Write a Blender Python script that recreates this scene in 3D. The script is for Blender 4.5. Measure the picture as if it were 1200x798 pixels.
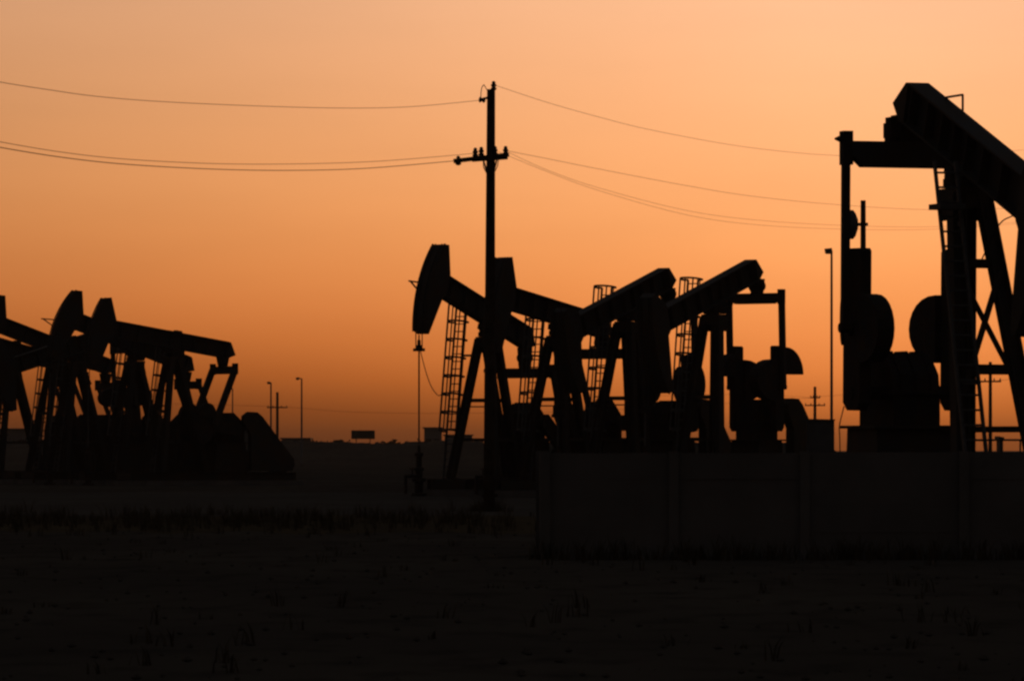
import bpy, math, random
from mathutils import Vector, Matrix
random.seed(7)
R = math.radians
for o in list(bpy.data.objects):
    bpy.data.objects.remove(o)
scene = bpy.context.scene
COL = scene.collection

# ------------------------------------------------------------------ camera
EYE = 1.8                    # metres above the ground
FPX = 6500.0                 # focal length in pixels of a 1200 px wide frame
HOR = 527.0                  # row of the horizon in a 798 px high frame
cam = bpy.data.cameras.new('camera')
cam.sensor_width = 36.0
cam.lens = FPX / 1200.0 * 36.0
cam.shift_y = (HOR - 399.0) / 1200.0
cam.clip_start = 1.0
cam.clip_end = 20000.0
cam_ob = bpy.data.objects.new('camera', cam)
cam_ob.location = (0, 0, EYE)
cam_ob.rotation_euler = (R(90), 0, 0)
COL.objects.link(cam_ob)
scene.camera = cam_ob

# ------------------------------------------------------------------ sky after sunset
SUN_AZ = 4.0                 # degrees to the right of the view axis
world = bpy.data.worlds.new('World')
scene.world = world
world.use_nodes = True
wt = world.node_tree
wt.nodes.clear()
def wn(kind, **kw):
    n = wt.nodes.new(kind)
    for k, v in kw.items():
        setattr(n, k, v)
    return n
def wmath(op, a, b=None):
    n = wn('ShaderNodeMath', operation=op)
    for i, v in enumerate((a, b)):
        if v is None:
            continue
        if isinstance(v, (int, float)):
            n.inputs[i].default_value = v
        else:
            wt.links.new(v, n.inputs[i])
    return n.outputs[0]
tc = wn('ShaderNodeTexCoord')
sep = wn('ShaderNodeSeparateXYZ')
wt.links.new(tc.outputs['Generated'], sep.inputs[0])
elev = wmath('MULTIPLY', wmath('ARCSINE', sep.outputs['Z']), 57.29578)
azim = wmath('MULTIPLY', wmath('ARCTAN2', sep.outputs['X'], sep.outputs['Y']), 57.29578)
da = wmath('SUBTRACT', azim, SUN_AZ)
da = wmath('SUBTRACT', wmath('SQRT', wmath('ADD', wmath('MULTIPLY', da, da), 4.0)), 2.0)
# the murky band along the horizon thickens away from the place where the sun went down
shift = wmath('MULTIPLY', wmath('SUBTRACT', 1.0, wmath('EXPONENT', wmath('MULTIPLY', da, -1.0 / 5.0))), 0.6)
ee = wmath('SUBTRACT', elev, shift)
fac = wmath('DIVIDE', wmath('ADD', ee, 4.0), 94.0)
STOPS = [(-4, (0.0301, 0.012, 0.007)), (-1.5, (0.0608, 0.0203, 0.0081)), (-0.7, (0.1322, 0.0376, 0.0102)), (-0.3, (0.219, 0.0571, 0.0127)),
         (0, (0.3468, 0.0877, 0.0168)), (0.2, (0.4982, 0.1251, 0.0223)), (0.5, (0.693, 0.1837, 0.0352)), (0.82, (0.8547, 0.2486, 0.0555)),
         (1.1, (0.9461, 0.2947, 0.0739)), (1.44, (1.007, 0.3413, 0.0943)), (1.9, (1.062, 0.3968, 0.1243)), (2.4, (1.096, 0.4483, 0.1591)),
         (3.1, (1.107, 0.4946, 0.2051)), (3.9, (1.096, 0.5318, 0.257)), (4.7, (1.064, 0.5581, 0.306)), (6, (0.9006, 0.5219, 0.3192)),
         (8, (0.606, 0.3914, 0.273)), (11, (0.31, 0.23, 0.18)), (15, (0.14, 0.12, 0.11)), (22, (0.056, 0.055, 0.056)),
         (35, (0.03, 0.031, 0.034)), (60, (0.022, 0.023, 0.027)), (90, (0.02, 0.021, 0.025))]
ramp = wn('ShaderNodeValToRGB')
cr = ramp.color_ramp
cr.interpolation = 'LINEAR'
for i, (e, c) in enumerate(STOPS):
    p = (e + 4.0) / 94.0
    if i == 0:
        el = cr.elements[0]; el.position = p
    elif i == 1:
        el = cr.elements[1]; el.position = p
    else:
        el = cr.elements.new(p)
    el.color = (*c, 1)
wt.links.new(fac, ramp.inputs[0])
glow = wmath('ADD', wmath('MULTIPLY', wmath('EXPONENT', wmath('MULTIPLY', da, -1.0 / 15.0)), 0.965), 0.035)
# high overhead the sky is the same all round
up = wn('ShaderNodeMapRange')
up.inputs['From Min'].default_value = 12.0
up.inputs['From Max'].default_value = 45.0
wt.links.new(elev, up.inputs['Value'])
gl2 = wmath('ADD', wmath('MULTIPLY', glow, wmath('SUBTRACT', 1.0, up.outputs[0])), up.outputs[0])
mpn = wn('ShaderNodeMapping')
mpn.inputs['Scale'].default_value = (9.0, 9.0, 46.0)
wt.links.new(tc.outputs['Generated'], mpn.inputs[0])
nzn = wn('ShaderNodeTexNoise')
nzn.inputs['Scale'].default_value = 1.6
nzn.inputs['Detail'].default_value = 3.0
wt.links.new(mpn.outputs[0], nzn.inputs['Vector'])
gl2 = wmath('MULTIPLY', gl2, wmath('ADD', wmath('MULTIPLY', nzn.outputs['Fac'], 0.15), 0.93))
bg = wn('ShaderNodeBackground')
wt.links.new(ramp.outputs[0], bg.inputs[0])
wt.links.new(gl2, bg.inputs[1])
wo = wn('ShaderNodeOutputWorld')
wt.links.new(bg.outputs[0], wo.inputs[0])

# the last of the sun, at the horizon behind the pump jacks
sun = bpy.data.lights.new('sun', 'SUN')
sun.energy = 0.02
sun.angle = R(6)
sun.color = (1.0, .55, .25)
sun_ob = bpy.data.objects.new('sun', sun)
sun_ob.rotation_euler = (R(-89.0), 0, R(-SUN_AZ))
COL.objects.link(sun_ob)

scene.view_settings.view_transform = 'Standard'
scene.view_settings.look = 'None'
scene.view_settings.exposure = 0.0
scene.view_settings.gamma = 1.0
scene.view_settings.use_curve_mapping = False
scene.cycles.pixel_filter_type = 'BLACKMAN_HARRIS'
scene.cycles.filter_width = 2.5
scene.cycles.max_bounces = 4
scene.cycles.use_denoising = True

# ------------------------------------------------------------------ materials
def mat(name, col, col2=None, scale=4.0, rough=.7, spec=.3, metal=0.0, bump=0.0, bscale=30.0):
    m = bpy.data.materials.new(name)
    m.use_nodes = True
    nt = m.node_tree
    b = nt.nodes['Principled BSDF']
    b.inputs['Roughness'].default_value = rough
    b.inputs['Metallic'].default_value = metal
    b.inputs['Specular IOR Level'].default_value = spec
    tcn = nt.nodes.new('ShaderNodeTexCoord')
    nz = nt.nodes.new('ShaderNodeTexNoise')
    nz.inputs['Scale'].default_value = scale
    nz.inputs['Detail'].default_value = 5
    nt.links.new(tcn.outputs['Object'], nz.inputs['Vector'])
    rp = nt.nodes.new('ShaderNodeValToRGB')
    rp.color_ramp.elements[0].position = .38
    rp.color_ramp.elements[1].position = .66
    rp.color_ramp.elements[0].color = (*col, 1)
    rp.color_ramp.elements[1].color = (*(col2 or col), 1)
    nt.links.new(nz.outputs['Fac'], rp.inputs[0])
    nt.links.new(rp.outputs[0], b.inputs['Base Color'])
    if bump:
        n2 = nt.nodes.new('ShaderNodeTexNoise')
        n2.inputs['Scale'].default_value = bscale
        nt.links.new(tcn.outputs['Object'], n2.inputs['Vector'])
        bp = nt.nodes.new('ShaderNodeBump')
        bp.inputs['Strength'].default_value = bump
        nt.links.new(n2.outputs['Fac'], bp.inputs['Height'])
        nt.links.new(bp.outputs[0], b.inputs['Normal'])
    return m
M = dict(
    steel=mat('painted_steel', (.075, .070, .062), (.11, .075, .05), 1.3, .65, .2, 0, .15),
    beam=mat('beam_paint', (.085, .082, .078), (.10, .07, .05), .9, .6, .2, 0, .1),
    iron=mat('cast_iron', (.055, .05, .047), (.085, .055, .04), 2.0, .75, .2, 0, .2),
    galv=mat('galvanised_steel', (.16, .16, .155), (.12, .12, .12), 6.0, .5, .3),
    cable=mat('steel_cable', (.06, .058, .055), (.045, .045, .045), 8.0, .6, .2),
    wood=mat('weathered_wood', (.10, .075, .055), (.06, .045, .035), 3.0, .9, .1, 0, .4, 14),
    ceramic=mat('insulator_glaze', (.07, .05, .045), (.06, .045, .04), 3.0, .3, .4),
    concrete=mat('concrete', (.20, .19, .175), (.26, .245, .225), 1.1, .95, .0, 0, .3, 18),
    panel=mat('wall_panel', (.20, .19, .175), (.25, .235, .22), .8, .95, .0, 0, .25, 10),
    rubber=mat('rubber', (.03, .03, .03), (.04, .04, .04), 3, .8, .1),
    cabinet=mat('cabinet_paint', (.15, .155, .16), (.12, .12, .12), 2, .6, .2),
    plaster=mat('plaster', (.30, .28, .26), (.25, .235, .22), .3, .95, .0),
    board=mat('sign_board', (.10, .11, .07), (.08, .09, .06), .4, .8, .1),
    lampglass=mat('lamp_glass', (.3, .3, .28), (.3, .3, .28), 3, .2, .4),
    bark=mat('bark', (.06, .045, .035), (.05, .04, .03), 3, .95, .0),
    leaf=mat('dusty_leaf', (.055, .06, .03), (.075, .07, .04), 1.5, .8, .05),
    straw=mat('dry_grass', (.13, .10, .06), (.09, .072, .045), 2.5, .9, .0),
)
def ground_mat(name, a, b, c, s1, s2, bump=.5):
    m = bpy.data.materials.new(name)
    m.use_nodes = True
    nt = m.node_tree
    bs = nt.nodes['Principled BSDF']
    bs.inputs['Roughness'].default_value = 1.0
    bs.inputs['Specular IOR Level'].default_value = 0.0
    tcn = nt.nodes.new('ShaderNodeTexCoord')
    mp = nt.nodes.new('ShaderNodeMapping')
    mp.inputs['Scale'].default_value = (1, .35, 1)
    nt.links.new(tcn.outputs['Object'], mp.inputs[0])
    n1 = nt.nodes.new('ShaderNodeTexNoise'); n1.inputs['Scale'].default_value = s1; n1.inputs['Detail'].default_value = 6
    n2 = nt.nodes.new('ShaderNodeTexNoise'); n2.inputs['Scale'].default_value = s2; n2.inputs['Detail'].default_value = 8
    nt.links.new(mp.outputs[0], n1.inputs['Vector']); nt.links.new(mp.outputs[0], n2.inputs['Vector'])
    r1 = nt.nodes.new('ShaderNodeValToRGB')
    r1.color_ramp.elements[0].position = .4; r1.color_ramp.elements[1].position = .62
    r1.color_ramp.elements[0].color = (*a, 1); r1.color_ramp.elements[1].color = (*b, 1)
    nt.links.new(n1.outputs['Fac'], r1.inputs[0])
    mx = nt.nodes.new('ShaderNodeMixRGB')
    mx.inputs[2].default_value = (*c, 1)
    r2 = nt.nodes.new('ShaderNodeValToRGB')
    r2.color_ramp.elements[0].position = .5; r2.color_ramp.elements[1].position = .7
    nt.links.new(n2.outputs['Fac'], r2.inputs[0])
    nt.links.new(r2.outputs[0], mx.inputs[0]); nt.links.new(r1.outputs[0], mx.inputs[1])
    nt.links.new(mx.outputs[0], bs.inputs['Base Color'])
    bp = nt.nodes.new('ShaderNodeBump'); bp.inputs['Strength'].default_value = bump; bp.inputs['Distance'].default_value = .05
    nt.links.new(n2.outputs['Fac'], bp.inputs['Height']); nt.links.new(bp.outputs[0], bs.inputs['Normal'])
    return m
M['dirt'] = ground_mat('dry_dirt', (.12, .10, .08), (.155, .13, .10), (.09, .075, .06), .12, 1.3)
M['road'] = ground_mat('packed_road', (.145, .125, .105), (.17, .148, .122), (.125, .11, .09), .2, 1.8, .3)
M['verge'] = ground_mat('grass_verge', (.14, .107, .065), (.17, .128, .075), (.10, .085, .055), .25, 2.0)

# ------------------------------------------------------------------ mesh helpers
def P(px, py, D):
    """point in the world that stands D metres away, seen at this place of the 1200 x 798 photograph"""
    return Vector(((px - 600.0) / FPX * D, D, EYE + (HOR - py) * D / FPX))
class MB:
    def __init__(s):
        s.v = []; s.f = []
    def add(s, vs, fs):
        n = len(s.v)
        s.v += [tuple(v) for v in vs]
        s.f += [tuple(i + n for i in f) for f in fs]
        return s
    def box(s, c, size, rot=None):
        hx, hy, hz = size[0] / 2, size[1] / 2, size[2] / 2
        vs = [Vector((x, y, z)) for x in (-hx, hx) for y in (-hy, hy) for z in (-hz, hz)]
        if rot is not None:
            vs = [rot @ v for v in vs]
        vs = [v + Vector(c) for v in vs]
        return s.add(vs, [(0, 1, 3, 2), (4, 6, 7, 5), (0, 4, 5, 1), (2, 3, 7, 6), (0, 2, 6, 4), (1, 5, 7, 3)])
    def frame(s, a, b, side=None):
        a = Vector(a); b = Vector(b)
        d = (b - a)
        L = d.length
        d.normalize()
        ref = Vector(side) if side is not None else (Vector((0, 0, 1)) if abs(d.z) < .9 else Vector((1, 0, 0)))
        u = ref - d * ref.dot(d)
        u.normalize()
        w = d.cross(u)
        return a, b, d, u, w, L
    def bar(s, a, b, wu, ww, side=None, wu2=None, ww2=None):
        a, b, d, u, w, L = s.frame(a, b, side)
        wu2 = wu if wu2 is None else wu2
        ww2 = ww if ww2 is None else ww2
        vs = []
        for p, x, y in ((a, wu, ww), (b, wu2, ww2)):
            for i, j in ((-1, -1), (1, -1), (1, 1), (-1, 1)):
                vs.append(p + u * (x / 2 * i) + w * (y / 2 * j))
        return s.add(vs, [(3, 2, 1, 0), (4, 5, 6, 7), (0, 1, 5, 4), (1, 2, 6, 5), (2, 3, 7, 6), (3, 0, 4, 7)])
    def hbeam(s, a, b, depth, width, t=.03, side=None):
        """rolled H section: two flanges and a web; depth runs along 'side'"""
        a, b, d, u, w, L = s.frame(a, b, side)
        o = u * (depth / 2 - t / 2)
        s.bar(a + o, b + o, t, width, u)
        s.bar(a - o, b - o, t, width, u)
        s.bar(a, b, depth - 2 * t - .004, t * .8, u)
        return s
    def tube(s, a, b, r, r2=None, n=10, cap=True):
        a, b, d, u, w, L = s.frame(a, b)
        r2 = r if r2 is None else r2
        vs = []
        for p, q in ((a, r), (b, r2)):
            for i in range(n):
                t = 2 * math.pi * i / n
                vs.append(p + u * (q * math.cos(t)) + w * (q * math.sin(t)))
        fs = [(i, (i + 1) % n, n + (i + 1) % n, n + i) for i in range(n)]
        if cap:
            fs += [tuple(range(n - 1, -1, -1)), tuple(range(n, 2 * n))]
        return s.add(vs, fs)
    def path(s, pts, r, n=6):
        for p, q in zip(pts, pts[1:]):
            s.tube(p, q, r, n=n)
        return s
    def lathe(s, base, prof, axis=(0, 0, 1), n=14):
        base = Vector(base)
        _, _, d, u, w, _ = s.frame(base, base + Vector(axis))
        vs = []
        for r, h in prof:
            for i in range(n):
                t = 2 * math.pi * i / n
                vs.append(base + d * h + u * (r * math.cos(t)) + w * (r * math.sin(t)))
        fs = []
        for k in range(len(prof) - 1):
            for i in range(n):
                j = (i + 1) % n
                fs.append((k * n + i, k * n + j, (k + 1) * n + j, (k + 1) * n + i))
        fs.append(tuple(range(n - 1, -1, -1)))
        fs.append(tuple(range((len(prof) - 1) * n, len(prof) * n)))
        return s.add(vs, fs)
    def prism(s, poly, y0, y1):
        """polygon in x,z pushed along y"""
        n = len(poly)
        vs = [Vector((x, y0, z)) for x, z in poly] + [Vector((x, y1, z)) for x, z in poly]
        fs = [tuple(range(n)), tuple(range(2 * n - 1, n - 1, -1))]
        fs += [(i, n + i, n + (i + 1) % n, (i + 1) % n) for i in range(n)]
        return s.add(vs, fs)
    def build(s, name, m, parent=None, smooth=False):
        me = bpy.data.meshes.new(name)
        me.from_pydata(s.v, [], s.f)
        me.materials.append(M[m] if isinstance(m, str) else m)
        import bmesh
        bm = bmesh.new(); bm.from_mesh(me)
        bmesh.ops.recalc_face_normals(bm, faces=bm.faces)
        bm.to_mesh(me); bm.free()
        if smooth:
            for p in me.polygons:
                p.use_smooth = len(p.vertices) == 4
        o = bpy.data.objects.new(name, me)
        COL.objects.link(o)
        if parent is not None:
            o.parent = parent
        return o
def share(src, parent, mtx=None, loc=None):
    o = src.copy()
    COL.objects.link(o)
    o.parent = parent
    if mtx is not None:
        o.matrix_basis = mtx
    if loc is not None:
        o.location = loc
    return o
def tag(o, label, cat, group=None, kind=None):
    o['label'] = label
    o['category'] = cat
    if group:
        o['group'] = group
    if kind:
        o['kind'] = kind
    return o
def empty(name, loc, rz=0.0):
    o = bpy.data.objects.new(name, None)
    o.empty_display_size = .3
    o.location = loc
    o.rotation_euler = (0, 0, rz)
    COL.objects.link(o)
    return o
def struct(o):
    o['kind'] = 'structure'
    return o

# ------------------------------------------------------------------ ground, roads, far terrain
def sheet(name, x0, x1, y0, y1, z, m, nx=1, ny=1, amp=0.0):
    vs = []; fs = []
    for j in range(ny + 1):
        for i in range(nx + 1):
            x = x0 + (x1 - x0) * i / nx; y = y0 + (y1 - y0) * j / ny
            edge = 0 if i in (0, nx) or j in (0, ny) else 1
            vs.append((x, y, z + amp * edge * (random.random() - .5)))
    for j in range(ny):
        for i in range(nx):
            a = j * (nx + 1) + i
            fs.append((a, a + 1, a + nx + 2, a + nx + 1))
    mb = MB(); mb.add(vs, fs)
    return mb.build(name, m)
struct(sheet('ground', -6000, 6000, -400, 9000, 0.0, 'dirt', 24, 24))
def ragged(name, y0, y1, x0, x1, z, m, wob):
    n = 80
    vs = []
    for i in range(n + 1):
        x = x0 + (x1 - x0) * i / n
        vs.append((x, y0 + wob * (random.random() - .5), z))
        vs.append((x, y1 + wob * (random.random() - .5), z))
    mb = MB(); mb.add(vs, [(2 * i, 2 * i + 2, 2 * i + 3, 2 * i + 1) for i in range(n)])
    return mb.build(name, m)
struct(ragged('dirt_road', 152, 236, -140, 160, .004, 'road', 5))
struct(ragged('verge', 121, 150, -110, 1.0, .006, 'verge', 6))

def ridge(name, D, pts, depth, m, jitter=0.0):
    """low rise of land: crest given as (px, py) pairs at distance D"""
    vs = []; fs = []
    n = len(pts)
    for (px, py) in pts:
        c = P(px, py, D)
        c.z += jitter * (random.random() - .5)
        c.z = max(c.z, .2)
        vs += [(c.x, D - depth, -.3), (c.x, D - depth * .35, c.z * .75), (c.x, D, c.z), (c.x, D + depth, -.3)]
    for i in range(n - 1):
        for k in range(3):
            a = 4 * i + k
            fs.append((a, a + 4, a + 5, a + 1))
    mb = MB(); mb.add(vs, fs)
    return struct(mb.build(name, m))
def dense(pts, step=6):
    out = []
    for (x0, y0), (x1, y1) in zip(pts, pts[1:]):
        k = max(1, int(abs(x1 - x0) / step))
        out += [(x0 + (x1 - x0) * i / k, y0 + (y1 - y0) * i / k) for i in range(k)]
    return out + [pts[-1]]
ridge('hill', 900, dense([(-400, 521), (0, 519), (200, 518), (327, 516), (384, 517), (430, 519), (470, 520), (492, 517), (540, 515), (575, 519), (640, 523), (760, 526)]), 120, 'dirt', .35)

ridge('embankment', 246, dense([(600, 524), (640, 519), (700, 517.5), (800, 518), (900, 518), (945, 519), (965, 522), (980, 527)], 9), 7, 'dirt', .12)
ridge('embankment', 345, dense([(48, 522), (75, 505), (110, 500), (180, 499), (240, 496), (276, 494), (296, 500), (312, 510), (326, 521)], 9), 12, 'dirt', .25)

# ------------------------------------------------------------------ pump jack
def hcirc(n, a0, a1, r, cx, cz):
    return [(cx + r * math.cos(a0 + (a1 - a0) * i / n), cz + r * math.sin(a0 + (a1 - a0) * i / n)) for i in range(n + 1)]
RUNG = {}
def ladder_part(root, a, b, width, cage, name='ladder'):
    """a, b: foot and top in the jack's own space; the ladder faces +x and leans in x,z"""
    a = Vector(a); b = Vector(b)
    mb = MB()
    for s in (-1, 1):
        off = Vector((0, s * width / 2, 0))
        mb.bar(a + off, b + off, .08, .055, (1, 0, 0))
    lad = mb.build(name, 'galv', root)
    L = (b - a).length
    n = int(L / .30)
    rung0 = RUNG.get(width)
    for i in range(1, n + 1):
        p = a + (b - a) * (i * .30 / L)
        if rung0 is None:
            r0 = MB().tube((0, -width / 2, 0), (0, width / 2, 0), .022, n=6)
            rung0 = r0.build('rung', 'galv', lad); rung0.location = p
            RUNG[width] = rung0
        else:
            share(rung0, lad, loc=p)
    if cage:
        cg = MB()
        d = (b - a).normalized()
        c0 = a + (b - a) * (2.3 / L)
        top = b + d * .0
        rad = .44
        fw = Vector((0, 1, 0)).cross(d); fw.normalize()
        if fw.x < 0: fw = -fw
        angs = [R(-80), R(-40), R(0), R(40), R(80)]
        for t in angs:
            o = fw * (rad * math.cos(t) + .12) + Vector((0, rad * math.sin(t), 0))
            cg.bar(c0 + o, top + o, .06, .014, (0, 1, 0) if abs(t) < 1 else (1, 0, 0))
        cage_o = cg.build('safety_cage', 'galv', root)
        nh = int((top - c0).length / .8) + 1
        key = ('hoop', round(fw.x, 3))
        for i in range(nh + 1):
            p = c0 + (top - c0) * (i / nh)
            h = MB()
            pts = [fw * (rad * math.cos(t) + .12) + Vector((0, rad * math.sin(t), 0)) for t in [R(-110 + 220 * k / 10) for k in range(11)]]
            pts = [Vector((0, -width / 2, 0))] + pts + [Vector((0, width / 2, 0))]
            for q, w in zip(pts, pts[1:]):
                h.bar(q, w, .075, .016, d)
            if key in RUNG:
                share(RUNG[key], cage_o, loc=p)
            else:
                RUNG[key] = h.build('hoop', 'galv', cage_o); RUNG[key].location = p
    return lad

def pump_jack(px, py, D, sgn, phi, theta, label, branch=1, pitman=2.95, crank_len=2.3, shaft_z=2.85, cage=True, xbrace=False,
              weights=None, guard=True, bracket=False, rail=False, fixed_crank=None, tail_len=3.3, group=None, crank_w=.62, front=(1.15, 1.05), rear=(-1.7, .24), Wp=1.19,
              head=(-19.5, 25.5), Ra=4.8, eq_drop=1.05, eq_h=.20, block=False, ladder=((.75, -1.12), (-.25, -1.12)), Cx=None, xt_off=.28, cut=.36, gbw=.40, gx=0.0, pw=.62, pit=.19, rear_top=.27, bump=False):
    """px,py: where the middle of the walking beam over the saddle shows; sgn -1: the head points left, +1: right"""
    loc = P(px, py, D)
    zb = loc.z                     # beam axis over the saddle
    hs = zb - .62                  # saddle bearing
    rz = math.atan2(-math.sin(R(phi)), sgn * math.cos(R(phi)))
    root = empty('pump_jack', (loc.x, loc.y, 0), rz)
    th = R(theta)
    ct, st = math.cos(th), math.sin(th)
    def B(x, z):                   # beam space (origin at the saddle bearing) to jack space
        return (x * ct - z * st, hs + x * st + z * ct)
    def B3(x, y, z):
        a, c = B(x, z)
        return Vector((a, y, c))
    # --- concrete pad and skid
    MB().box((-1.75, 0, .12), (9.7, 3.0, .24)).build('concrete_pad', 'concrete', root)
    sk = MB()
    for s in (-1, 1):
        sk.hbeam((-6.5, s * .95, .45), (2.9, s * .95, .45), .42, .24, .03, (0, 0, 1))
    for x in (-6.35, -5.0, -3.5, -1.6, 0.2, 2.0, 2.75):
        sk.bar((x, -.83, .45), (x, .83, .45), .34, .18, (0, 0, 1))
    sk.build('skid', 'steel', root)
    # --- samson post
    tops = {}
    z0 = .68
    for isf, fx, tx, fy in ((True, front[0], .28, front[1]), (False, rear[0], -.14, rear[1])):
        for s in (-1, 1):
            foot = Vector((fx, s * fy, z0)); top = Vector((tx, s * (.27 if isf else rear_top), hs - .32))
            tops[(isf, s)] = (foot, top)
            MB().hbeam(foot, top, .30, .27, .03, (0, 1, 0)).build('leg', 'steel', root)
            MB().box((fx, s * fy, z0 - .01), (.55, .40, .04)).build('foot_plate', 'steel', root)
    def on(leg, z):
        f, t = tops[leg]
        return f + (t - f) * ((z - f.z) / (t.z - f.z))
    def girt(z, a, b, h=.16, w=.14):
        MB().bar(on(a, z), on(b, z), h, w, (0, 0, 1)).build('girt', 'steel', root)
    if xbrace:
        for fr in (True, False):
            girt(hs * .76, (fr, -1), (fr, 1), .18)
            girt(hs * .47, (fr, -1), (fr, 1), .2)
        xb = MB()
        za, zb2 = hs * .74, hs * .40
        xb.bar(on((True, -1), za), on((True, 1), zb2) + Vector((.02, 0, 0)), .10, .08)
        xb.build('brace', 'steel', root)
        MB().bar(on((True, 1), za) + Vector((.12, 0, 0)), on((True, -1), zb2) + Vector((.12, 0, 0)), .10, .08).build('brace', 'steel', root)
    else:
        girt(3.75, (True, -1), (True, 1), .15)
        MB().bar(on((True, -1), 3.5), on((True, 1), 3.5), .05, .05, (0, 0, 1)).build('girt', 'steel', root)
        girt(3.75, (False, -1), (False, 1), .15)
    for s in (-1, 1):
        a, b = on((True, s), 2.2), on((False, s), 2.2)
        MB().bar(a, b, .12, .10, (0, 0, 1)).build('girt', 'steel', root)
    cap = MB()
    cap.box((0, 0, hs - .27), (.86, .70, .10))
    cap.box((0, 0, hs - .47), (.80, .70, .30))
    for s in (-1, 1):
        cap.prism([(-.36, hs - .32), (.36, hs - .32), (.48, hs - .85), (-.50, hs - .85)], s * .30 - .012, s * .30 + .012)
    cap.build('post_cap', 'steel', root)
    sb = MB()
    sb.lathe((0, -.36, hs), [(.17, 0), (.21, .03), (.21, .69), (.17, .72)], (0, 1, 0), 16)
    for s in (-1, 1):
        sb.box((0, s * .28, hs - .12), (.5, .14, .18))
    sb.build('saddle_bearing', 'iron', root)
    # --- walking beam
    bc, dep, wid = .62, .86, .46       # axis above bearing, depth, flange width
    zt, zl = bc + dep / 2, bc - dep / 2
    wb = MB()
    t = .05
    rotb = Matrix.Rotation(-th, 3, 'Y')
    def bb(x0, x1, z0_, z1_, w_):
        a, c = B((x0 + x1) / 2, (z0_ + z1_) / 2)
        wb.box((a, 0, c), (x1 - x0, w_, z1_ - z0_), rotb)
    bb(-tail_len + cut, 3.90 + Ra - 4.8, zt - t, zt, wid)
    bb(-tail_len + .34, 3.90 + Ra - 4.8, zl, zl + t, wid)
    bb(-tail_len + max(cut, .36) + .01, 3.88 + Ra - 4.8, zl + t + .002, zt - t - .002, .05)
    for x in (-2.7, -1.8, -1.0, -.35, .35, 1.2, 2.2, 3.2):
        for s in (-1, 1):
            a, c = B(x, bc)
            wb.box((a, s * .125, c), (.03, .19, dep - 2 * t - .01), rotb)
    # closed end of the tail: upright plate, the lower corner cut off
    pe = [(-tail_len + cut, zt), (-tail_len + cut - .09, zt - .03), (-tail_len - .08, zl + .24), (-tail_len + .34, zl), (-tail_len + cut + .04, zl + t), (-tail_len + cut + .04, zt - t)]
    wb.prism([B(*q) for q in pe], -.225, .225)
    bm_o = wb.build('walking_beam', 'beam', root)
    sd = MB()
    a, c = B(0, zl - .13)
    sd.box((a, 0, c), (.95, .50, .22), rotb)
    sd.build('saddle_block', 'iron', bm_o)
    # --- horse head
    ha, hb = head
    arc = [(Ra * math.cos(R(ha + (hb - ha) * i / 16)), Ra * math.sin(R(ha + (hb - ha) * i / 16))) for i in range(17)]
    top_in = (arc[-1][0] - .30, arc[-1][1] + .08)
    lo = arc[0]
    hd_ = Ra - 4.8
    poly = arc + [top_in, (3.68 + hd_, zt + .25), (3.58 + hd_, zt + .02), (3.60 + hd_, zl), (3.78 + hd_, zl - .12), (lo[0] - .28, lo[1] - .02)]
    hh = MB()
    hh.prism([B(*q) for q in poly], -.27, .27)
    hh_o = hh.build('horse_head', 'beam', root)
    for s in (-1, 1):                                           # rims of the curved face keep the cables in the track
        fl = MB()
        for q, w in zip(arc, arc[1:]):
            q2 = (q[0] * 1.006, q[1] * 1.006); w2 = (w[0] * 1.006, w[1] * 1.006)
            A, C = B(*q2), B(*w2)
            fl.bar((A[0], s * .285, A[1]), (C[0], s * .285, C[1]), .07, .03, (0, 1, 0))
        fl.build('rim', 'steel', hh_o)
    if bracket:
        bk = MB()
        m0 = B((Ra + .02) * math.cos(R(3)), (Ra + .02) * math.sin(R(3)))
        m1 = B((Ra + .02) * math.cos(R(-1)), (Ra + .02) * math.sin(R(-1)))
        e = (m0[0] + .75, m0[1] + .10)
        bk.bar((m0[0] - .1, -.2, m0[1] + .05), (e[0], -.2, e[1]), .06, .05)
        bk.bar((m1[0] - .1, -.2, m1[1]), (e[0] - .12, -.2, e[1] - .02), .05, .05)
        bk.build('bracket', 'galv', hh_o)
    # --- bridle, carrier bar, polished rod
    zc = max(hs - .80 - Ra * (R(18.5) - th), 2.4)
    br = []
    aw = hb + theta                     # world angle at the top of the face
    pts = []
    k = 12
    for i in range(k + 1):
        g = R(aw * (1 - i / k)) if theta > -10 else R(max(aw, 3) * (1 - i / k))
        pts.append(((Ra + .03) * math.cos(g), hs + (Ra + .03) * math.sin(g)))
    for s in (-1, 1):
        MB().path([Vector((x, s * .15, z)) for x, z in pts] + [Vector((Ra + .03, s * .15, zc))], .022, 5).build('bridle_cable', 'cable', root)
    cb = MB()
    xr = Ra + .03
    cb.box((xr, 0, zc), (.16, .46, .12))
    cb.lathe((xr, 0, zc + .06), [(.13, 0), (.13, .10), (.07, .14), (.07, .30), (.03, .34), (.03, .52)], n=10)
    cb.build('carrier_bar', 'iron', root)
    MB().tube((xr, 0, zc), (xr, 0, 1.75), .032, n=8).build('polished_rod', 'galv', root)
    # --- tail bearing and equalizer
    xt = -tail_len + xt_off
    T = B(xt, bc)
    eqz = T[1] - eq_drop
    T2 = (T[0], eqz)
    bl = B(xt, zl)
    tb = MB()
    tb.prism([(bl[0] - .30, bl[1] + .04), (bl[0] + .30, bl[1] + .04), (bl[0] + .22, eqz + .30), (bl[0] + .16, eqz + .12), (bl[0] - .16, eqz + .12), (bl[0] - .22, eqz + .30)], -.17, .17)
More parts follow.
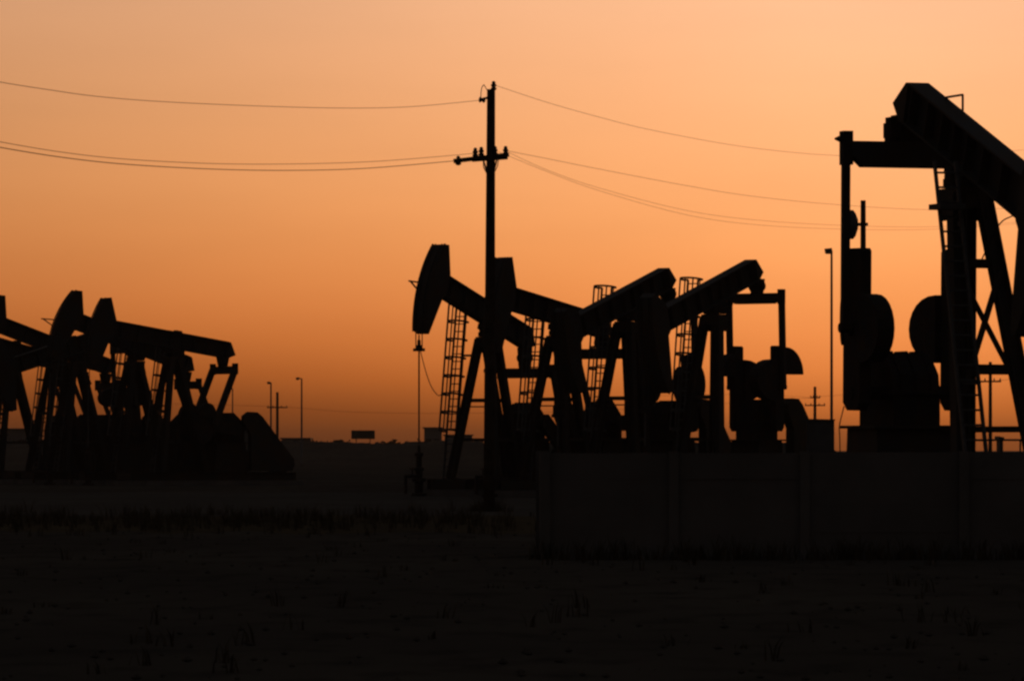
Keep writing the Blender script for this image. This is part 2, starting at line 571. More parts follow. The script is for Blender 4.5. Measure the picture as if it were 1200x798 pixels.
    if block:
        tb.box((bl[0], 0, eqz + .50), (.42, .74, .30))
        for y in (-.31, .31):
            tb.box((bl[0], y, eqz + .305), (.30, .12, .086))
        tb.box((bl[0] - .1, 0, eqz + .71), (.30, .62, .12))
    else:
        tb.lathe((bl[0], -.30, (bl[1] + eqz) / 2 + .12), [(.15, 0), (.18, .03), (.18, .57), (.15, .60)], (0, 1, 0), 14)
    tb.build('tail_bearing', 'iron', root)
    eq = MB()
    h = eq_h
    eq.prism([(T2[0] - .15, eqz - h), (T2[0] + .15, eqz - h), (T2[0] + .15, eqz + h), (T2[0] - .15, eqz + h)], -Wp + .28, Wp - .28)
    for s in (-1, 1):
        y0, y1 = s * (Wp - .28), s * (Wp - .02)
        eq.add([(T2[0] - .15, y0, eqz - h), (T2[0] + .15, y0, eqz - h), (T2[0] + .15, y0, eqz + h), (T2[0] - .15, y0, eqz + h),
                (T2[0] - .13, y1, eqz - .03), (T2[0] + .13, y1, eqz - .03), (T2[0] + .13, y1, eqz + h), (T2[0] - .13, y1, eqz + h)],
               [(0, 1, 2, 3), (4, 7, 6, 5), (0, 4, 5, 1), (1, 5, 6, 2), (2, 6, 7, 3), (3, 7, 4, 0)])
    eq_o = eq.build('equalizer', 'beam', root)
    for s in (-1, 1):
        MB().box((T2[0], s * (Wp + .06), eqz + .06 + (eq_h - .2)), (.26, .20, .56 + 2 * (eq_h - .2))).build('end_bearing', 'iron', eq_o)
    # --- cranks and pitmans
    Cx = -(tail_len - .34) if Cx is None else Cx
    C = Vector((Cx, shaft_z)); Tt = Vector(T2)
    rc = 1.30
    if fixed_crank is not None:
        ca = R(fixed_crank)
    else:
        dv = Tt - C
        dl = min(max(dv.length, abs(pitman - rc) + .01), pitman + rc - .01)
        cosv = (rc * rc + dl * dl - pitman * pitman) / (2 * rc * dl)
        ca = math.atan2(dv.y, dv.x) + branch * math.acos(max(-1, min(1, cosv)))
    pin = Vector((Cx + rc * math.cos(ca), shaft_z + rc * math.sin(ca)))
    cd = Vector((math.cos(ca), math.sin(ca))); cn = Vector((-cd.y, cd.x))
    def K(u, v):                                                # crank space: u out along the crank, v across it
        q = C + cd * u + cn * v
        return (q.x, q.y)
    for s in (-1, 1):
        MB().bar((T2[0], s * (Wp + .07), eqz + .05), (pin.x, s * (Wp + .07), pin.y), pit, pit + .01, (1, 0, 0)).build('pitman_arm', 'beam', root)
        ck = MB()
        hw = crank_w / 2
        ck.prism([K(-.20, -hw), K(crank_len - .06, -hw), K(crank_len, -hw + .08), K(crank_len, hw - .08), K(crank_len - .06, hw), K(-.20, hw), K(-.36, hw * .5), K(-.36, -hw * .5)],
                 s * (Wp - .31), s * (Wp - .07))
        ck_o = ck.build('crank', 'iron', root)
        MB().lathe((pin.x, s * (Wp - .06), pin.y), [(.16, 0), (.16, .05), (.10, .08), (.10, .25)], (0, s, 0), 12).build('crank_pin', 'iron', ck_o)
        for (side, edge, u0, u1, bulge, thick, shift) in (weights or DEFAULT_W):
            if side != s:
                continue
            # a cast lobe bolted on one edge of the crank: straight along the crank, round outside
            um = (u0 + u1) / 2; hu = (u1 - u0) / 2
            pl = [K(u0, edge * (hw + .005)), ]
            if shift > 9:                                       # a quarter lobe, cut straight on the side of the shaft
                shift = 0
                for i in range(13):
                    a_ = math.pi / 2 * i / 12
                    pl.append(K(u0 + 2 * hu * math.sin(a_), edge * (hw + .005 + bulge * math.cos(a_))))
                pl = [None, K(u0, edge * (hw + .005))] + pl[1:]
            else:
                for i in range(13):
                    a_ = math.pi * i / 12
                    cu = um - hu * math.cos(a_)
                    pl.append(K(cu, edge * (hw + .005 + bulge * math.sin(a_) ** .95)))
            pl.append(K(u1, edge * (hw + .005)))
            yc = s * (Wp - .19) + shift * s
            MB().prism(pl[1:-1], yc - thick / 2, yc + thick / 2).build('counterweight', 'iron', ck_o)
    MB().tube((Cx, -Wp + .05, shaft_z), (Cx, Wp - .05, shaft_z), .14, n=14).build('crankshaft', 'iron', root)
    # --- pedestal, gear reducer
    pz = shaft_z - .72
    pd = MB()
    pd.prism([(Cx - .95, .66), (Cx + .95, .66), (Cx + .80, pz), (Cx - .80, pz)], -pw, pw)
    pd.box((Cx, 0, pz + .03), (1.9, 2 * pw + .2, .06))
    pd.build('pedestal', 'steel', root)
    gz = pz + .06
    Gx = Cx + gx
    gr = MB()
    gr.prism([(Gx - .85, gz), (Gx + .85, gz), (Gx + .85, gz + .62), (Gx + .78, gz + 1.02), (Gx + .30, gz + 1.46), (Gx - .30, gz + 1.46), (Gx - .78, gz + 1.02), (Gx - .85, gz + .62)], -gbw, gbw)
    gr.box((Gx, 0, gz + .66), (1.86, 2 * gbw + .14, .07))
    for y in (-.65 * gbw, 0, .65 * gbw):
        gr.prism([(Gx - .88, gz + .7), (Gx + .88, gz + .7), (Gx + .81, gz + 1.04), (Gx + .31, gz + 1.50), (Gx - .31, gz + 1.50), (Gx - .81, gz + 1.04)], y - .02, y + .02)
    gr.build('gear_reducer', 'iron', root)
    # --- belt guard and motor at the tail end
    if guard:
        bgd = MB()
        bgd.prism([(-3.85, 2.6), (-3.45, 3.2), (-3.45, 3.52), (-3.75, 3.74), (-4.2, 3.72), (-4.5, 3.5), (-5.7, 2.05), (-6.3, 1.35), (-6.35, 1.0), (-6.2, .72), (-3.85, .72)], .74, 1.10)
        bgd.build('belt_guard', 'steel', root)
        mo = MB()
        mo.lathe((-5.95, -.55, 1.15), [(.20, 0), (.30, .05), (.30, 1.0), (.20, 1.06), (.06, 1.08), (.06, 1.24)], (0, 1, 0), 14)
        mo.box((-5.95, -.05, .75), (.6, .9, .16))
        mo.box((-5.65, -.05, 1.2), (.2, .3, .3))
        mo.build('motor', 'iron', root)
    # --- ladder on the far side of the post
    (lx0, ly0), (lx1, ly1) = ladder
    ltop = zb + .47 if cage else zb - .35
    ladder_part(root, (lx0, ly0, .25), (lx1, ly1, ltop), .44, cage)
    for z_ in (hs - .95, 3.1):
        fr = (z_ - .25) / (ltop - .25)
        MB().bar((lx0 + (lx1 - lx0) * fr, ly0 + .2, z_), on((True, -1), z_), .09, .06).build('ladder_bracket', 'galv', root)
    if bump:
        a, c = B(-.05, zt + .045)
        MB().box((a, 0, c), (.34, .34, .09), rotb).build('bearing_cap', 'iron', bm_o)
    if rail:
        MB().lathe((T2[0], -Wp - .15, eqz + .30), [(.09, 0), (.07, .05), (.02, .16)], (0, -1, 0), 10).build('lug', 'iron', eq_o)
        rl = MB()
        a0 = B3(-.95, .19, zt - .02); a1 = a0 + Vector((0, 0, .36)); b0 = a1 + Vector((-1.22, 0, .0))
        rl.tube(a0, a1, .024, n=6)
        rl.tube(a1, b0, .024, n=6)
        rl.build('handrail', 'galv', bm_o)
        pt = MB()
        pt.prism([(.55, zb - 1.30), (1.15, zb - 1.30), (1.15, zb - 1.19), (.55, zb - 1.19)], -.98, -.45)
        pt.build('rest_platform', 'galv', root)
    tag(root, label, 'pump jack', group)
    root['kind'] = 'thing'
    return root, hs

DEFAULT_W = [(-1, 1, 1.25, 2.25, .72, .42, 0), (-1, -1, 1.25, 2.25, .72, .42, 0), (1, 1, 1.25, 2.25, .72, .42, 0), (1, -1, 1.25, 2.25, .72, .42, 0)]
GC = 'pump jacks in the middle row'
GL = 'pump jacks in the left row'
JACKS = []
def jack(*a, **k):
    r, hs = pump_jack(*a, **k)
    JACKS.append(r)
    return r
# the near one on the right, its tail raised
RW = [(-1, -1, .60, 1.98, .96, .36, -.06), (1, 1, .60, 1.98, 1.42, .36, -.06), (-1, 1, .95, 2.0, .12, .3, 0), (1, -1, .95, 2.0, .12, .3, 0)]
jack(1130, 171, 109, 1, 72, -20.3, 'largest and nearest pump jack, at the right edge, its beam tail raised', crank_len=2.9, tail_len=3.5,
     shaft_z=2.95, cage=False, xbrace=True, weights=RW, rail=True, guard=False, crank_w=.92, fixed_crank=89, front=(1.96, .86), rear=(-.05, .05),
     Wp=1.25, head=(-25, 25.5), Ra=4.5, eq_drop=1.18, eq_h=.26, block=True, ladder=((2.55, -.66), (.60, -.66)), Cx=-3.06, xt_off=.08, cut=.55, gbw=.50,
     gx=-.25, pw=.95, pit=.14, rear_top=.12)
# the middle row
C4W = [(-1, -1, 1.70, 2.55, 1.0, .42, 10), (-1, 1, .78, 2.34, 1.40, .42, 0), (1, -1, .78, 2.34, 1.40, .42, 0), (1, 1, 1.78, 2.80, 1.25, .42, 10)]
jack(838, 342, 206, -1, 56, -17.5, 'pump jack at the right of the middle row, its pitman arms framing an open square', crank_len=2.85, weights=C4W, fixed_crank=90, eq_drop=1.12, head=(-24, 21), front=(1.2, .88), rear=(-.12, .12), rear_top=.06, Wp=1.09, xt_off=.12, group=GC)
jack(736, 351, 210.5, -1, 56, -17.5, 'pump jack third along the middle row, tail raised just left of a caged ladder top', crank_len=2.6, fixed_crank=82, head=(-21, 18), rear=(-.9, .34), rear_top=.2, group=GC, weights=[(a, b, .75, 2.2, .55, .42, 0) for a in (-1, 1) for b in (-1, 1)])
jack(656, 368, 215, -1, 56, 8.5, 'pump jack with raised horse head directly right of the tall utility pole', branch=1, group=GC)
jack(573, 370, 219.5, -1, 56, 18.5, 'pump jack left of the tall utility pole, horse head raised, its rod hanging clear', branch=1, bracket=True, tail_len=2.9, eq_drop=1.38, ladder=((.9, -1.4), (-.1, -1.4)), group=GC)
# the left row
jack(204, 399, 282, -1, 30, 9, 'pump jack whose long beam reaches the right end of the left row', fixed_crank=10, xt_off=.52, pit=.27, bump=True, group=GL)
jack(158, 404, 286, -1, 30, 19, 'pump jack with the tallest raised horse head in the left row', bracket=True, bump=True, group=GL)
jack(90, 405, 292, -1, 30, -17, 'pump jack in the left row whose beam rises to the right, head lowered', fixed_crank=85, bump=True, group=GL)
jack(66, 407, 297, -1, 30, 19, 'pump jack at the left edge, its beam sloping down from the frame edge', bump=True, group=GL)
jack(14, 410, 302, -1, 30, 14, 'leftmost pump jack, half cut off, under the beam of another', bump=True, group=GL)

# ------------------------------------------------------------------ wellheads under the heads
def wellhead(jk, label):
    p = Matrix.Rotation(jk.rotation_euler.z, 3, 'Z') @ Vector((4.83, 0, 0)) + jk.location
    r = empty('wellhead', p, jk.rotation_euler.z)
    MB().lathe((0, 0, 0), [(.30, 0), (.30, .12), (.17, .14), (.17, .55), (.27, .57), (.27, .70), (.14, .72), (.14, 1.0)], n=14).build('casing_head', 'iron', r)
    MB().lathe((0, 0, 1.0), [(.20, 0), (.20, .10), (.11, .12), (.11, .55), (.17, .57), (.17, .68), (.06, .72), (.05, .95)], n=14).build('stuffing_box', 'iron', r)
    v = MB()
    v.tube((0, 0, .78), (.9, 0, .78), .06, n=8); v.tube((.9, 0, .8), (.9, 0, .1), .06, n=8)
    v.build('flow_pipe', 'iron', r)
    MB().lathe((.45, 0, .84), [(.03, 0), (.03, .22), (.15, .22), (.15, .25), (.03, .25)], n=12).build('hand_wheel', 'iron', r)
    tag(r, label, 'wellhead', 'wellheads under the horse heads')
WL = ['wellhead under the rod right of centre, behind the wall below the fourth jack', 'wellhead behind the long wall below the third jack of the middle row',
      'wellhead at the foot of the tall utility pole, by the wall end', 'wellhead under the hanging rod left of the tall utility pole']
for j, l in zip(JACKS[1:5], WL):
    wellhead(j, l)
for j, l in zip(JACKS[5:8], ['wellhead under the long-beamed jack of the left row', 'wellhead under the tallest horse head of the left row', 'wellhead under the lowered head in the left row']):
    wellhead(j, l)

# ------------------------------------------------------------------ boundary wall of posts and panels
DW = 91.5
wall = empty('boundary_wall', ((633 - 600) / FPX * DW, DW, 0))
wall.location.x = P(633, 600, DW).x
WH = P(0, 530, DW).z
xs = [0.0, 2.12, 4.28, 6.90, 9.2, 11.6, 14.0, 16.4]
for i, x in enumerate(xs):
    MB().box((x + .08, -.03, (WH + .02) / 2), (.16, .24, WH + .02)).build('post', 'panel', wall)
hcourse = WH / 4
for i, (a, b) in enumerate(zip(xs, xs[1:])):
    for k in range(4):
        mb = MB()
        dz = (random.random() - .5) * .024
        top_ = random.uniform(-.022, .012) if k == 3 else -.001
        mb.box(((a + b) / 2 + .08, dz, hcourse * (k + .5) + top_ / 2), (b - a - .17, .09, hcourse + top_))
        mb.build('panel', 'panel', wall)
# the wall turns back at its left end
for k in range(4):
    MB().box((.05, 2.2, hcourse * (k + .5)), (.09, 4.1, hcourse - .001)).build('panel', 'panel', wall)
MB().box((.05, 4.35, (WH + .02) / 2), (.2, .16, WH + .02)).build('post', 'panel', wall)
tag(wall, 'long low wall of plain panels between posts in front of the right-hand jacks', 'wall')

# ------------------------------------------------------------------ tall utility pole and its wires
DP = 162.0
pb = P(573, 600, DP)
pole = empty('utility_pole', (pb.x, DP, 0))
ptop = P(575.5, 105, DP)
dx = ptop.x - pb.x
MB().lathe((0, 0, 0), [(.165, 0), (.16, 2), (.15, 6), (.135, 9), (.12, ptop.z)], (dx, 0, ptop.z), 14).build('shaft', 'wood', pole, True)
def rel(px, py, d=0.0):
    return P(px, py, DP + d) - Vector((pb.x, DP, 0))
arm = MB()
arm.bar(rel(532, 189, -.35), rel(596, 181.5, .1), .13, .11, (0, 0, 1))
arm.build('crossarm', 'wood', pole)
ar2 = MB(); ar2.bar(rel(553, 187, -.17), rel(595, 184, -.17), .15, .10, (0, 0, 1)); ar2.build('crossarm', 'wood', pole)
for a, b in (((566, 186), (571, 204)), ((583, 185), (578, 204))):
    MB().bar(rel(*a, -.25), rel(*b, -.18), .05, .02).build('brace', 'galv', pole)
def insul(px, py, hgt=.28, d=-.1):
    p = rel(px, py, d)
    MB().lathe(p - Vector((0, 0, hgt / 2)), [(.03, 0), (.085, .03), (.085, .08), (.05, .10), (.08, .13), (.08, .18), (.05, .20), (.06, .24), (.03, hgt)], n=10).build('insulator', 'ceramic', pole)
for q in ((578.5, 101), (557, 179), (564, 178), (580, 177), (592.5, 177), (537, 188.5)):
    insul(*q)
MB().tube(rel(563, 117, -.1), rel(571, 115, -.1), .035, n=8).build('pin', 'galv', pole)
MB().lathe(rel(561, 117, -.1), [(.04, 0), (.09, .03), (.05, .1), (.09, .16), (.04, .2)], (1, 0, -.1), 10).build('insulator', 'ceramic', pole)
MB().path([rel(572, 108, -.15), rel(567, 99.5, -.15), rel(564.5, 103, -.15), rel(563.5, 110, -.15), rel(563.5, 116, -.15)], .013, 5).build('jumper_wire', 'cable', pole)
MB().path([rel(566, 184, -.25), rel(566.5, 196, -.25), rel(570, 203, -.2)], .014, 5).build('jumper_wire', 'cable', pole)
MB().path([rel(585, 183, -.25), rel(583, 195, -.25), rel(579, 203, -.2)], .014, 5).build('jumper_wire', 'cable', pole)
tag(pole, 'tall wooden utility pole with one crossarm, standing left of centre before the jacks', 'utility pole')

def interp(pts, n):
    """smooth curve through the points (Catmull-Rom)"""
    out = []
    q = [pts[0]] + pts + [pts[-1]]
    for i in range(1, len(q) - 2):
        for k in range(n):
            t = k / n
            out.append(tuple(.5 * ((2 * q[i][c]) + (-q[i - 1][c] + q[i + 1][c]) * t + (2 * q[i - 1][c] - 5 * q[i][c] + 4 * q[i + 1][c] - q[i + 2][c]) * t * t
                                   + (-q[i - 1][c] + 3 * q[i][c] - 3 * q[i + 1][c] + q[i + 2][c]) * t ** 3) for c in range(3)))
    return out + [pts[-1]]
def wire(pts, r, label, group):
    w = MB()
    p3 = [P(*q) for q in pts]
    c = interp([tuple(v) for v in p3], 6)
    w.path([Vector(v) for v in c], r, 5)
    o = w.build('power_line', 'cable')
    tag(o, label, 'power line', group)
GW = 'wires on the tall utility pole'
wire([(-60, 84, 118), (0, 96.5, 122), (60, 106, 126), (115, 113.5, 130), (190, 119.5, 136), (300, 124.5, 144), (400, 127, 151), (480, 125.5, 157), (562, 118, 162)], .0075, 'topmost wire sagging left from the tall utility pole', GW)
wire([(-60, 154, 118), (0, 166.5, 122), (75, 179, 128), (150, 187, 133), (250, 192, 140), (340, 192.5, 147), (430, 190, 153), (500, 185, 158), (556, 180, 162)], .0075, 'upper of the two low wires running left from the crossarm', GW)
wire([(-60, 161, 118), (0, 173, 122), (75, 185, 128), (150, 193, 133), (250, 198.5, 140), (340, 200, 147), (430, 197.5, 153), (537, 188.5, 162)], .0105, 'lower of the two low wires running left from the crossarm', GW)
wire([(581, 100.5, 162), (640, 120, 168), (700, 137, 175), (760, 152, 183), (850, 169, 195), (920, 178, 206), (980, 182.5, 216), (1060, 184, 230), (1200, 176, 262)], .0065, 'topmost wire sagging right from the tall utility pole', GW)
wire([(594, 177, 162), (640, 186, 168), (700, 198, 175), (800, 217, 189), (880, 230, 200), (980, 240, 216), (1090, 246, 236), (1200, 244, 262)], .0065, 'upper of the three crossarm wires running right', GW)
wire([(594, 178, 162), (640, 199, 168), (700, 220, 175), (800, 246, 189), (880, 257.5, 200), (980, 264, 216), (1090, 266, 236), (1200, 260, 262)], .0055, 'middle of the three crossarm wires running right', GW)
wire([(584, 178, 162.3), (640, 201, 168.3), (700, 223, 175.3), (800, 251, 189.3), (880, 263, 200.3), (980, 268.5, 216.3), (1090, 269, 236.3), (1200, 262, 262)], .0055, 'lowest of the three crossarm wires running right', GW)

# ------------------------------------------------------------------ far poles and lamps
def lamp_post(px, top, D, label, head=-1, arm_l=.6, r=.085):
    b = P(px, 500, D)
    hgt = P(px, top, D).z
    o = empty('lamp_post', (b.x, D, 0))
    MB().lathe((0, 0, 0), [(r * 1.5, 0), (r * 1.5, .35), (r * 1.1, .36), (r * .75, hgt)], n=10).build('shaft', 'galv', o, True)
    MB().tube((0, 0, hgt - .05), (head * arm_l, 0, hgt + .04), r * .55, n=8).build('arm', 'galv', o)
    hd = MB()
    hd.prism([(head * (arm_l - .05), hgt - .10), (head * (arm_l + .32), hgt - .14), (head * (arm_l + .36), hgt + .10), (head * (arm_l + .0), hgt + .14)], -.2, .2)
    h = hd.build('lamp_head', 'galv', o)
    MB().box((head * (arm_l + .14), 0, hgt - .145), (.3, .3, .04)).build('lamp_glass', 'lampglass', h)
    tag(o, label, 'lamp post', 'lamp posts far behind')
lamp_post(974.5, 294, 283, 'tall thin lamp post left of the largest pump jack', -1, .0, .075)
lamp_post(317.5, 448.5, 640, 'lamp post beside the small crossarm pole at left', -1, .1, .11)
lamp_post(353.5, 443.5, 620, 'lamp post standing alone right of the left row', -1, .3, .11)
lamp_post(272.5, 455, 660, 'lamp post just right of the slanted pitman arms', -1, .1, .09)

def small_pole(px, top, D, arms, label, r=.15):
    b = P(px, 500, D)
    hgt = P(px, top, D).z
    o = empty('utility_pole', (b.x, D, 0))
    MB().lathe((0, 0, 0), [(r * 1.25, 0), (r, hgt)], n=10).build('shaft', 'wood', o, True)
    for (py, x0, x1) in arms:
        z = P(px, py, D).z
        a = P(x0, py, D).x - b.x; c = P(x1, py, D).x - b.x
        MB().bar((a, -.2, z), (c, -.2, z), .17, .13, (0, 0, 1)).build('crossarm', 'wood', o)
        for t in (.04, .3, .7, .96):
            MB().lathe((a + (c - a) * t, -.2, z + .085), [(.04, 0), (.09, .04), (.06, .12), (.09, .18), (.03, .26)], n=8).build('insulator', 'ceramic', o)
    tag(o, label, 'utility pole', 'far utility poles')
small_pole(325, 459.5, 880, [(477.5, 313, 337)], 'small far utility pole with one crossarm beside a lamp post at left', .2)
small_pole(955, 453, 810, [(466, 949.5, 961), (475, 943, 967)], 'small far utility pole with two crossarms right of the middle row', .2)
small_pole(1160.5, 424, 590, [(447, 1146, 1173)], 'far utility pole seen between the legs of the largest jack', .17)
# pole with a transformer behind the largest jack
tb_ = P(1011.5, 500, 180)
tp = empty('utility_pole', (tb_.x, 180, 0))
hgt = P(0, 235, 180).z
MB().lathe((0, 0, 0), [(.13, 0), (.085, hgt)], n=10).build('shaft', 'wood', tp, True)
zt_ = P(0, 263, 180).z
MB().lathe((-.40, 0, zt_ - .48), [(.08, 0), (.16, .10), (.24, .36), (.24, .62), (.16, .84), (.08, .94)], n=14).build('transformer', 'galv', tp, True)
MB().bar((-.17, 0, zt_), (.16, 0, zt_), .10, .08, (0, 0, 1)).build('bracket', 'galv', tp)
tag(tp, 'slim pole with a transformer can, behind the left pitman of the largest jack', 'utility pole')
GF = 'far power lines'
wire([(200, 473, 890), (325, 476.5, 880), (400, 482, 872), (470, 484, 864), (560, 484, 856), (700, 481, 840), (955, 466, 810)], .02, 'faint far power line low over the horizon left of centre', GF)
wire([(955, 465, 810), (1010, 461, 760), (1080, 455, 680), (1160, 447, 590), (1260, 436, 540)], .018, 'faint far power line between two far poles at right', GF)
wire([(700, 466, 850), (860, 462, 830), (955, 466, 810)], .018, 'faint far power line left of the two-armed far pole', GF)

# ------------------------------------------------------------------ far buildings, billboard, trees
def building(name, px0, px1, top, D, depth, label, roofpx=0.0):
    a = P(px0, top, D); b = P(px1, top, D)
    w = b.x - a.x; h_ = a.z
    o = empty(name, ((a.x + b.x) / 2, D, 0))
    MB().box((0, depth / 2, h_ / 2), (w, depth, h_)).build('wall', 'plaster', o)
    rf = MB()
    rf.prism([(-w / 2 - .3, h_), (w / 2 + .3, h_), (w / 2 + .3, h_ + .25), (-w / 2 - .3, h_ + .25)], -.4, depth + .4)
    rf.build('roof', 'galv', o)
    n = max(2, int(w / 3.2))
    for i in range(n):
        x = -w / 2 + w * (i + .5) / n
        win = MB().box((x, -.03, h_ * .58), (1.2, .06, 1.1)).build('window', 'cabinet', o)
        MB().box((x, -.075, h_ * .58), (1.0, .02, .9)).build('pane', 'rubber', win)
    MB().box((w * .3, -.03, 1.05), (1.0, .06, 2.1)).build('door', 'cabinet', o)
    tag(o, label, 'building', 'low buildings on the horizon')
building('shed', -20, 41, 503.5, 1000, 14, 'flat-roofed shed on the horizon at the left edge')
building('shed', 497, 517, 502, 1080, 10, 'small pale block building beside the hanging rod on the horizon')
building('shed', 521, 553, 510.5, 1120, 12, 'low wide shed on the horizon between the legs of the middle-row jack')
building('shed', 330, 362, 514.5, 1000, 12, 'low long shed on the horizon right of the left row')

bd0 = P(412, 504.5, 1000); bd1 = P(439, 514, 1000)
bb_ = empty('billboard', ((bd0.x + bd1.x) / 2, 1000, 0))
w = bd1.x - bd0.x
MB().box((0, 0, (bd0.z + bd1.z) / 2), (w, .25, bd0.z - bd1.z)).build('board', 'board', bb_)
fr_ = MB()
for z in (bd0.z, bd1.z):
    fr_.box((0, -.14, z), (w + .1, .05, .10))
for s in (-1, 1):
    fr_.box((s * w / 2, -.14, (bd0.z + bd1.z) / 2), (.10, .05, bd0.z - bd1.z - .11))
fr_.build('frame', 'galv', bb_)
for s in (-1, 1):
    MB().tube((s * w * .3, .22, 0), (s * w * .3, .22, bd0.z), .09, n=8).build('post', 'galv', bb_)
tag(bb_, 'dark rectangular billboard standing on the horizon left of the hanging rod', 'billboard')

def tree(px, top, D, wpx, label, name='tree'):
    c = P(px, top, D)
    W = wpx * D / FPX
    H = c.z
    o = empty(name, (c.x, D, 0))
    tr = MB()
    tr.tube((0, 0, 0), (0, 0, H * .55), W * .035, W * .02, 7)
    for k in range(5):
        a = random.random() * 6.28
        tr.tube((0, 0, H * (.25 + .06 * k)), (math.cos(a) * W * .3, math.sin(a) * W * .3, H * (.55 + .07 * k)), W * .014, W * .006, 5)
    tr.build('trunk', 'bark', o)
    cr_ = MB()
    lobes = [(random.uniform(-.32, .32) * W, random.uniform(-.3, .3) * W, H * random.uniform(.45, .78), random.uniform(.14, .26) * W) for _ in range(9)]
    for (lx, ly, lz, lr) in lobes:
        for _ in range(130):
            v = Vector((random.gauss(0, 1), random.gauss(0, 1), random.gauss(0, 1)))
            v.normalize()
            rr = lr * (random.random() ** .4)
            p = Vector((lx, ly, lz)) + Vector((v.x * rr, v.y * rr, v.z * rr * .75))
            if p.z > H: p.z = H - random.random() * .2
            if p.z < .3: p.z = .3
            s = random.uniform(.12, .26)
            u = Vector((random.gauss(0, 1), random.gauss(0, 1), random.gauss(0, 1))).normalized()
            w_ = u.orthogonal().normalized()
            cr_.add([p - u * s, p + w_ * s * .5, p + u * s, p - w_ * s * .5], [(0, 1, 2, 3)])
    cr_.build('crown', 'leaf', o)
    tag(o, label, 'tree', 'bushy trees along the horizon')
tree(394, 511.5, 1060, 24, 'round dark bushy tree left of the billboard')
tree(457, 513.5, 1060, 13, 'small bushy tree between billboard and hanging rod')
tree(475, 512.5, 1040, 18, 'wide low bushy tree nearest the hanging rod')
tree(372, 514, 1010, 20, 'low flat bushy tree beside the lone lamp post')
tree(560, 513, 1010, 16, 'bushy tree against the foot of the tall utility pole')
tree(448, 515.5, 1000, 10, 'smallest bushy tree right under the billboard edge')

# ------------------------------------------------------------------ things by the jacks
def cabinet(px0, px1, top, D, label, name='control_cabinet'):
    a = P(px0, top, D); b = P(px1, top, D)
    w = b.x - a.x; h_ = a.z
    o = empty(name, ((a.x + b.x) / 2, D, 0))
    MB().box((0, 0, h_ / 2 + .06), (w - .06, .8, h_ - .12)).build('body', 'cabinet', o)
    MB().prism([(-w / 2, h_), (w / 2, h_), (w / 2, h_ + .05), (-w / 2, h_ + .07)], -.45, .45).build('roof', 'cabinet', o)
    d = MB().box((0, -.415, h_ / 2 + .05), (w - .16, .03, h_ - .3)).build('door', 'cabinet', o)
    MB().box((w * .3, -.45, h_ / 2), (.05, .04, .22)).build('handle', 'galv', d)
    MB().box((0, 0, .06), (w, .9, .12)).build('plinth', 'concrete', o)
    tag(o, label, 'cabinet')
cabinet(945, 978, 493, 200, 'dark box cabinet below the two-armed far pole, right of the middle row')
cabinet(1168, 1174.5, 515.5, 103, 'slim upright box standing between the legs of the largest jack')
# low rail behind the wall at the right
rl = empty('pipe_railing', P(1130, 527, 118))
rl.location.z = 0
zr = P(0, 515.5, 118).z
m_ = MB(); m_.tube((0, 0, zr), (2.0, 0, zr), .022, n=6); m_.build('top_rail', 'galv', rl)
for i in range(6):
    MB().tube((.05 + .38 * i, 0, 0), (.05 + .38 * i, 0, zr), .018, n=6).build('post', 'galv', rl)
tag(rl, 'thin pipe railing seen low between the legs of the largest jack', 'railing')
# loose cables
def loose(pts, r, label, cat='cable'):
    c = interp([tuple(P(*q)) for q in pts], 6)
    o = MB().path([Vector(v) for v in c], r, 5).build('cable', 'cable')
    tag(o, label, cat)
loose([(492, 408, 215.9), (498, 432, 215.5), (505, 452, 215), (513, 463, 214.5), (517, 462, 214.4)], .018, 'thin loose cable curving from the hanging rod to the caged ladder')
loose([(1197, 251, 106), (1185, 254, 106), (1172, 262, 106), (1160, 284, 106.5), (1146, 314, 107)], .014, 'thin cable slanting from the beam down to the legs of the largest jack')
loose([(989, 476, 107), (986, 488, 107), (983.5, 500, 107), (984, 512, 107), (984.5, 540, 107)], .012, 'thin cable hanging from the left crank of the largest jack')

# ------------------------------------------------------------------ far scrub, dry grass, stones
def mass(name, mb, m, label, cat):
    o = mb.build(name, m)
    o['kind'] = 'stuff'; o['label'] = label; o['category'] = cat
    return o
sc = MB()
def clump(x, y, w_, h_, n, s0, s1):
    for _ in range(n):
        t = random.random()
        p = Vector((x + random.gauss(0, .33) * w_, y + random.gauss(0, .3) * w_, h_ * t * (.6 + .4 * random.random())))
        s_ = random.uniform(s0, s1)
        u = Vector((random.gauss(0, 1), random.gauss(0, 1), random.gauss(0, 1))).normalized()
        v = u.orthogonal().normalized()
        sc.add([p - u * s_, p + v * s_ * .6, p + u * s_, p - v * s_ * .6], [(0, 1, 2, 3)])
px = 326.0
while px < 650:
    D = random.uniform(960, 1090)
    q = P(px, 517.5 - random.random() ** 2 * 4.0, D)
    clump(q.x, D, random.uniform(1.2, 3.2), q.z, 46, .25, .6)
    px += random.uniform(3, 11)
for k in range(26):
    D = random.uniform(940, 1060)
    q = P(random.uniform(-10, 70), 512 - random.random() * 5, D)
    clump(q.x, D, random.uniform(1.5, 3), q.z, 40, .25, .6)
mass('scrub', sc, 'leaf', 'dark scrub along the far horizon left of the tall utility pole', 'scrub')
gs = MB()
def tuft(x, y, h_, n, z=0.0):
    for _ in range(n):
        a = random.random() * 6.283
        l = h_ * random.uniform(.5, 1.1)
        d = Vector((math.cos(a), math.sin(a), 0))
        sd = Vector((-d.y, d.x, 0)) * random.uniform(.006, .014)
        b0 = Vector((x + random.gauss(0, .06), y + random.gauss(0, .06), z))
        m1 = b0 + d * l * .18 + Vector((0, 0, l * .6))
        t1 = b0 + d * l * random.uniform(.35, .7) + Vector((0, 0, l))
        gs.add([b0 - sd, b0 + sd, m1 + sd * .7, m1 - sd * .7, t1], [(0, 1, 2, 3), (3, 2, 4)])
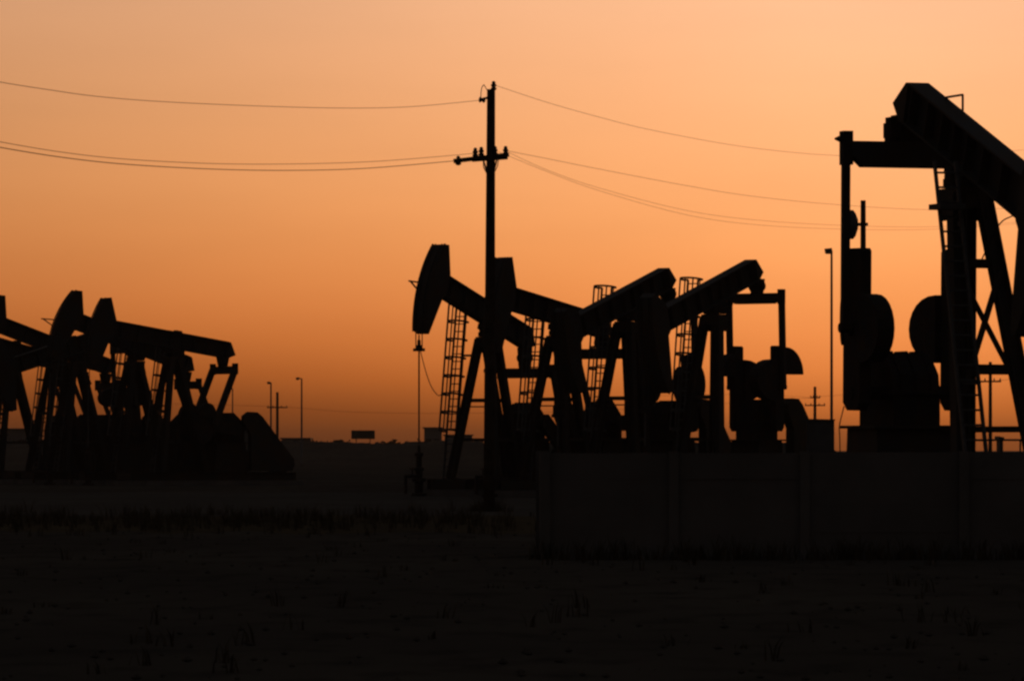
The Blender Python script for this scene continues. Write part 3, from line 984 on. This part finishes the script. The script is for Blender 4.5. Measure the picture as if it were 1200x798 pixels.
for _ in range(900):
    tuft(random.choice((-21, -16, -14, -9.5, -6, -2)) + random.gauss(0, 1.6), random.gauss(136, 9), random.uniform(.15, .5), 9)
for _ in range(260):
    tuft(.3 + random.random() * 12, DW - .25 - abs(random.gauss(0, .35)), random.uniform(.12, .45), 9)
for _ in range(90):
    y_ = random.uniform(42, 118)
    tuft(random.uniform(-.1, .1) * y_, y_, random.uniform(.06, .25), 8)
for _ in range(40):
    tuft(pb.x + random.gauss(0, .35), DP + random.gauss(0, .3), random.uniform(.2, .55), 10)
mass('dry_grass', gs, 'straw', 'sparse dry grass and weeds on the dark foreground dirt', 'grass')
stn = MB()
for _ in range(900):
    y_ = random.uniform(40, 150)
    x_ = random.uniform(-.1, .1) * y_
    r_ = random.uniform(.012, .05)
    c_ = Vector((x_, y_, r_ * .3))
    pts = []
    for dx_, dy_, dz_ in ((1, 0, 0), (0, 1, 0), (-1, 0, 0), (0, -1, 0), (0, 0, 1), (0, 0, -.6)):
        pts.append(c_ + Vector((dx_, dy_, dz_ * .7)) * r_ * random.uniform(.7, 1.2))
    stn.add(pts, [(0, 1, 4), (1, 2, 4), (2, 3, 4), (3, 0, 4), (1, 0, 5), (2, 1, 5), (3, 2, 5), (0, 3, 5)])
mass('gravel', stn, 'dirt', 'loose stones scattered over the dark foreground dirt', 'gravel')

# ------------------------------------------------------------------ evening haze
hz = MB().box((0, 2300, 8.0), (5200, 4800, 18.0)).build('haze', 'cable')
hm = bpy.data.materials.new('haze')
hm.use_nodes = True
hn = hm.node_tree
hn.nodes.clear()
pv = hn.nodes.new('ShaderNodeVolumePrincipled')
pv.inputs['Color'].default_value = (.85, .78, .72, 1)
pv.inputs['Density'].default_value = .0001
pv.inputs['Anisotropy'].default_value = .5
ho = hn.nodes.new('ShaderNodeOutputMaterial')
hn.links.new(pv.outputs[0], ho.inputs['Volume'])
hz.data.materials.clear()
hz.data.materials.append(hm)
hz['kind'] = 'stuff'
hz['label'] = 'thin evening haze over the oil field'
hz['category'] = 'haze'
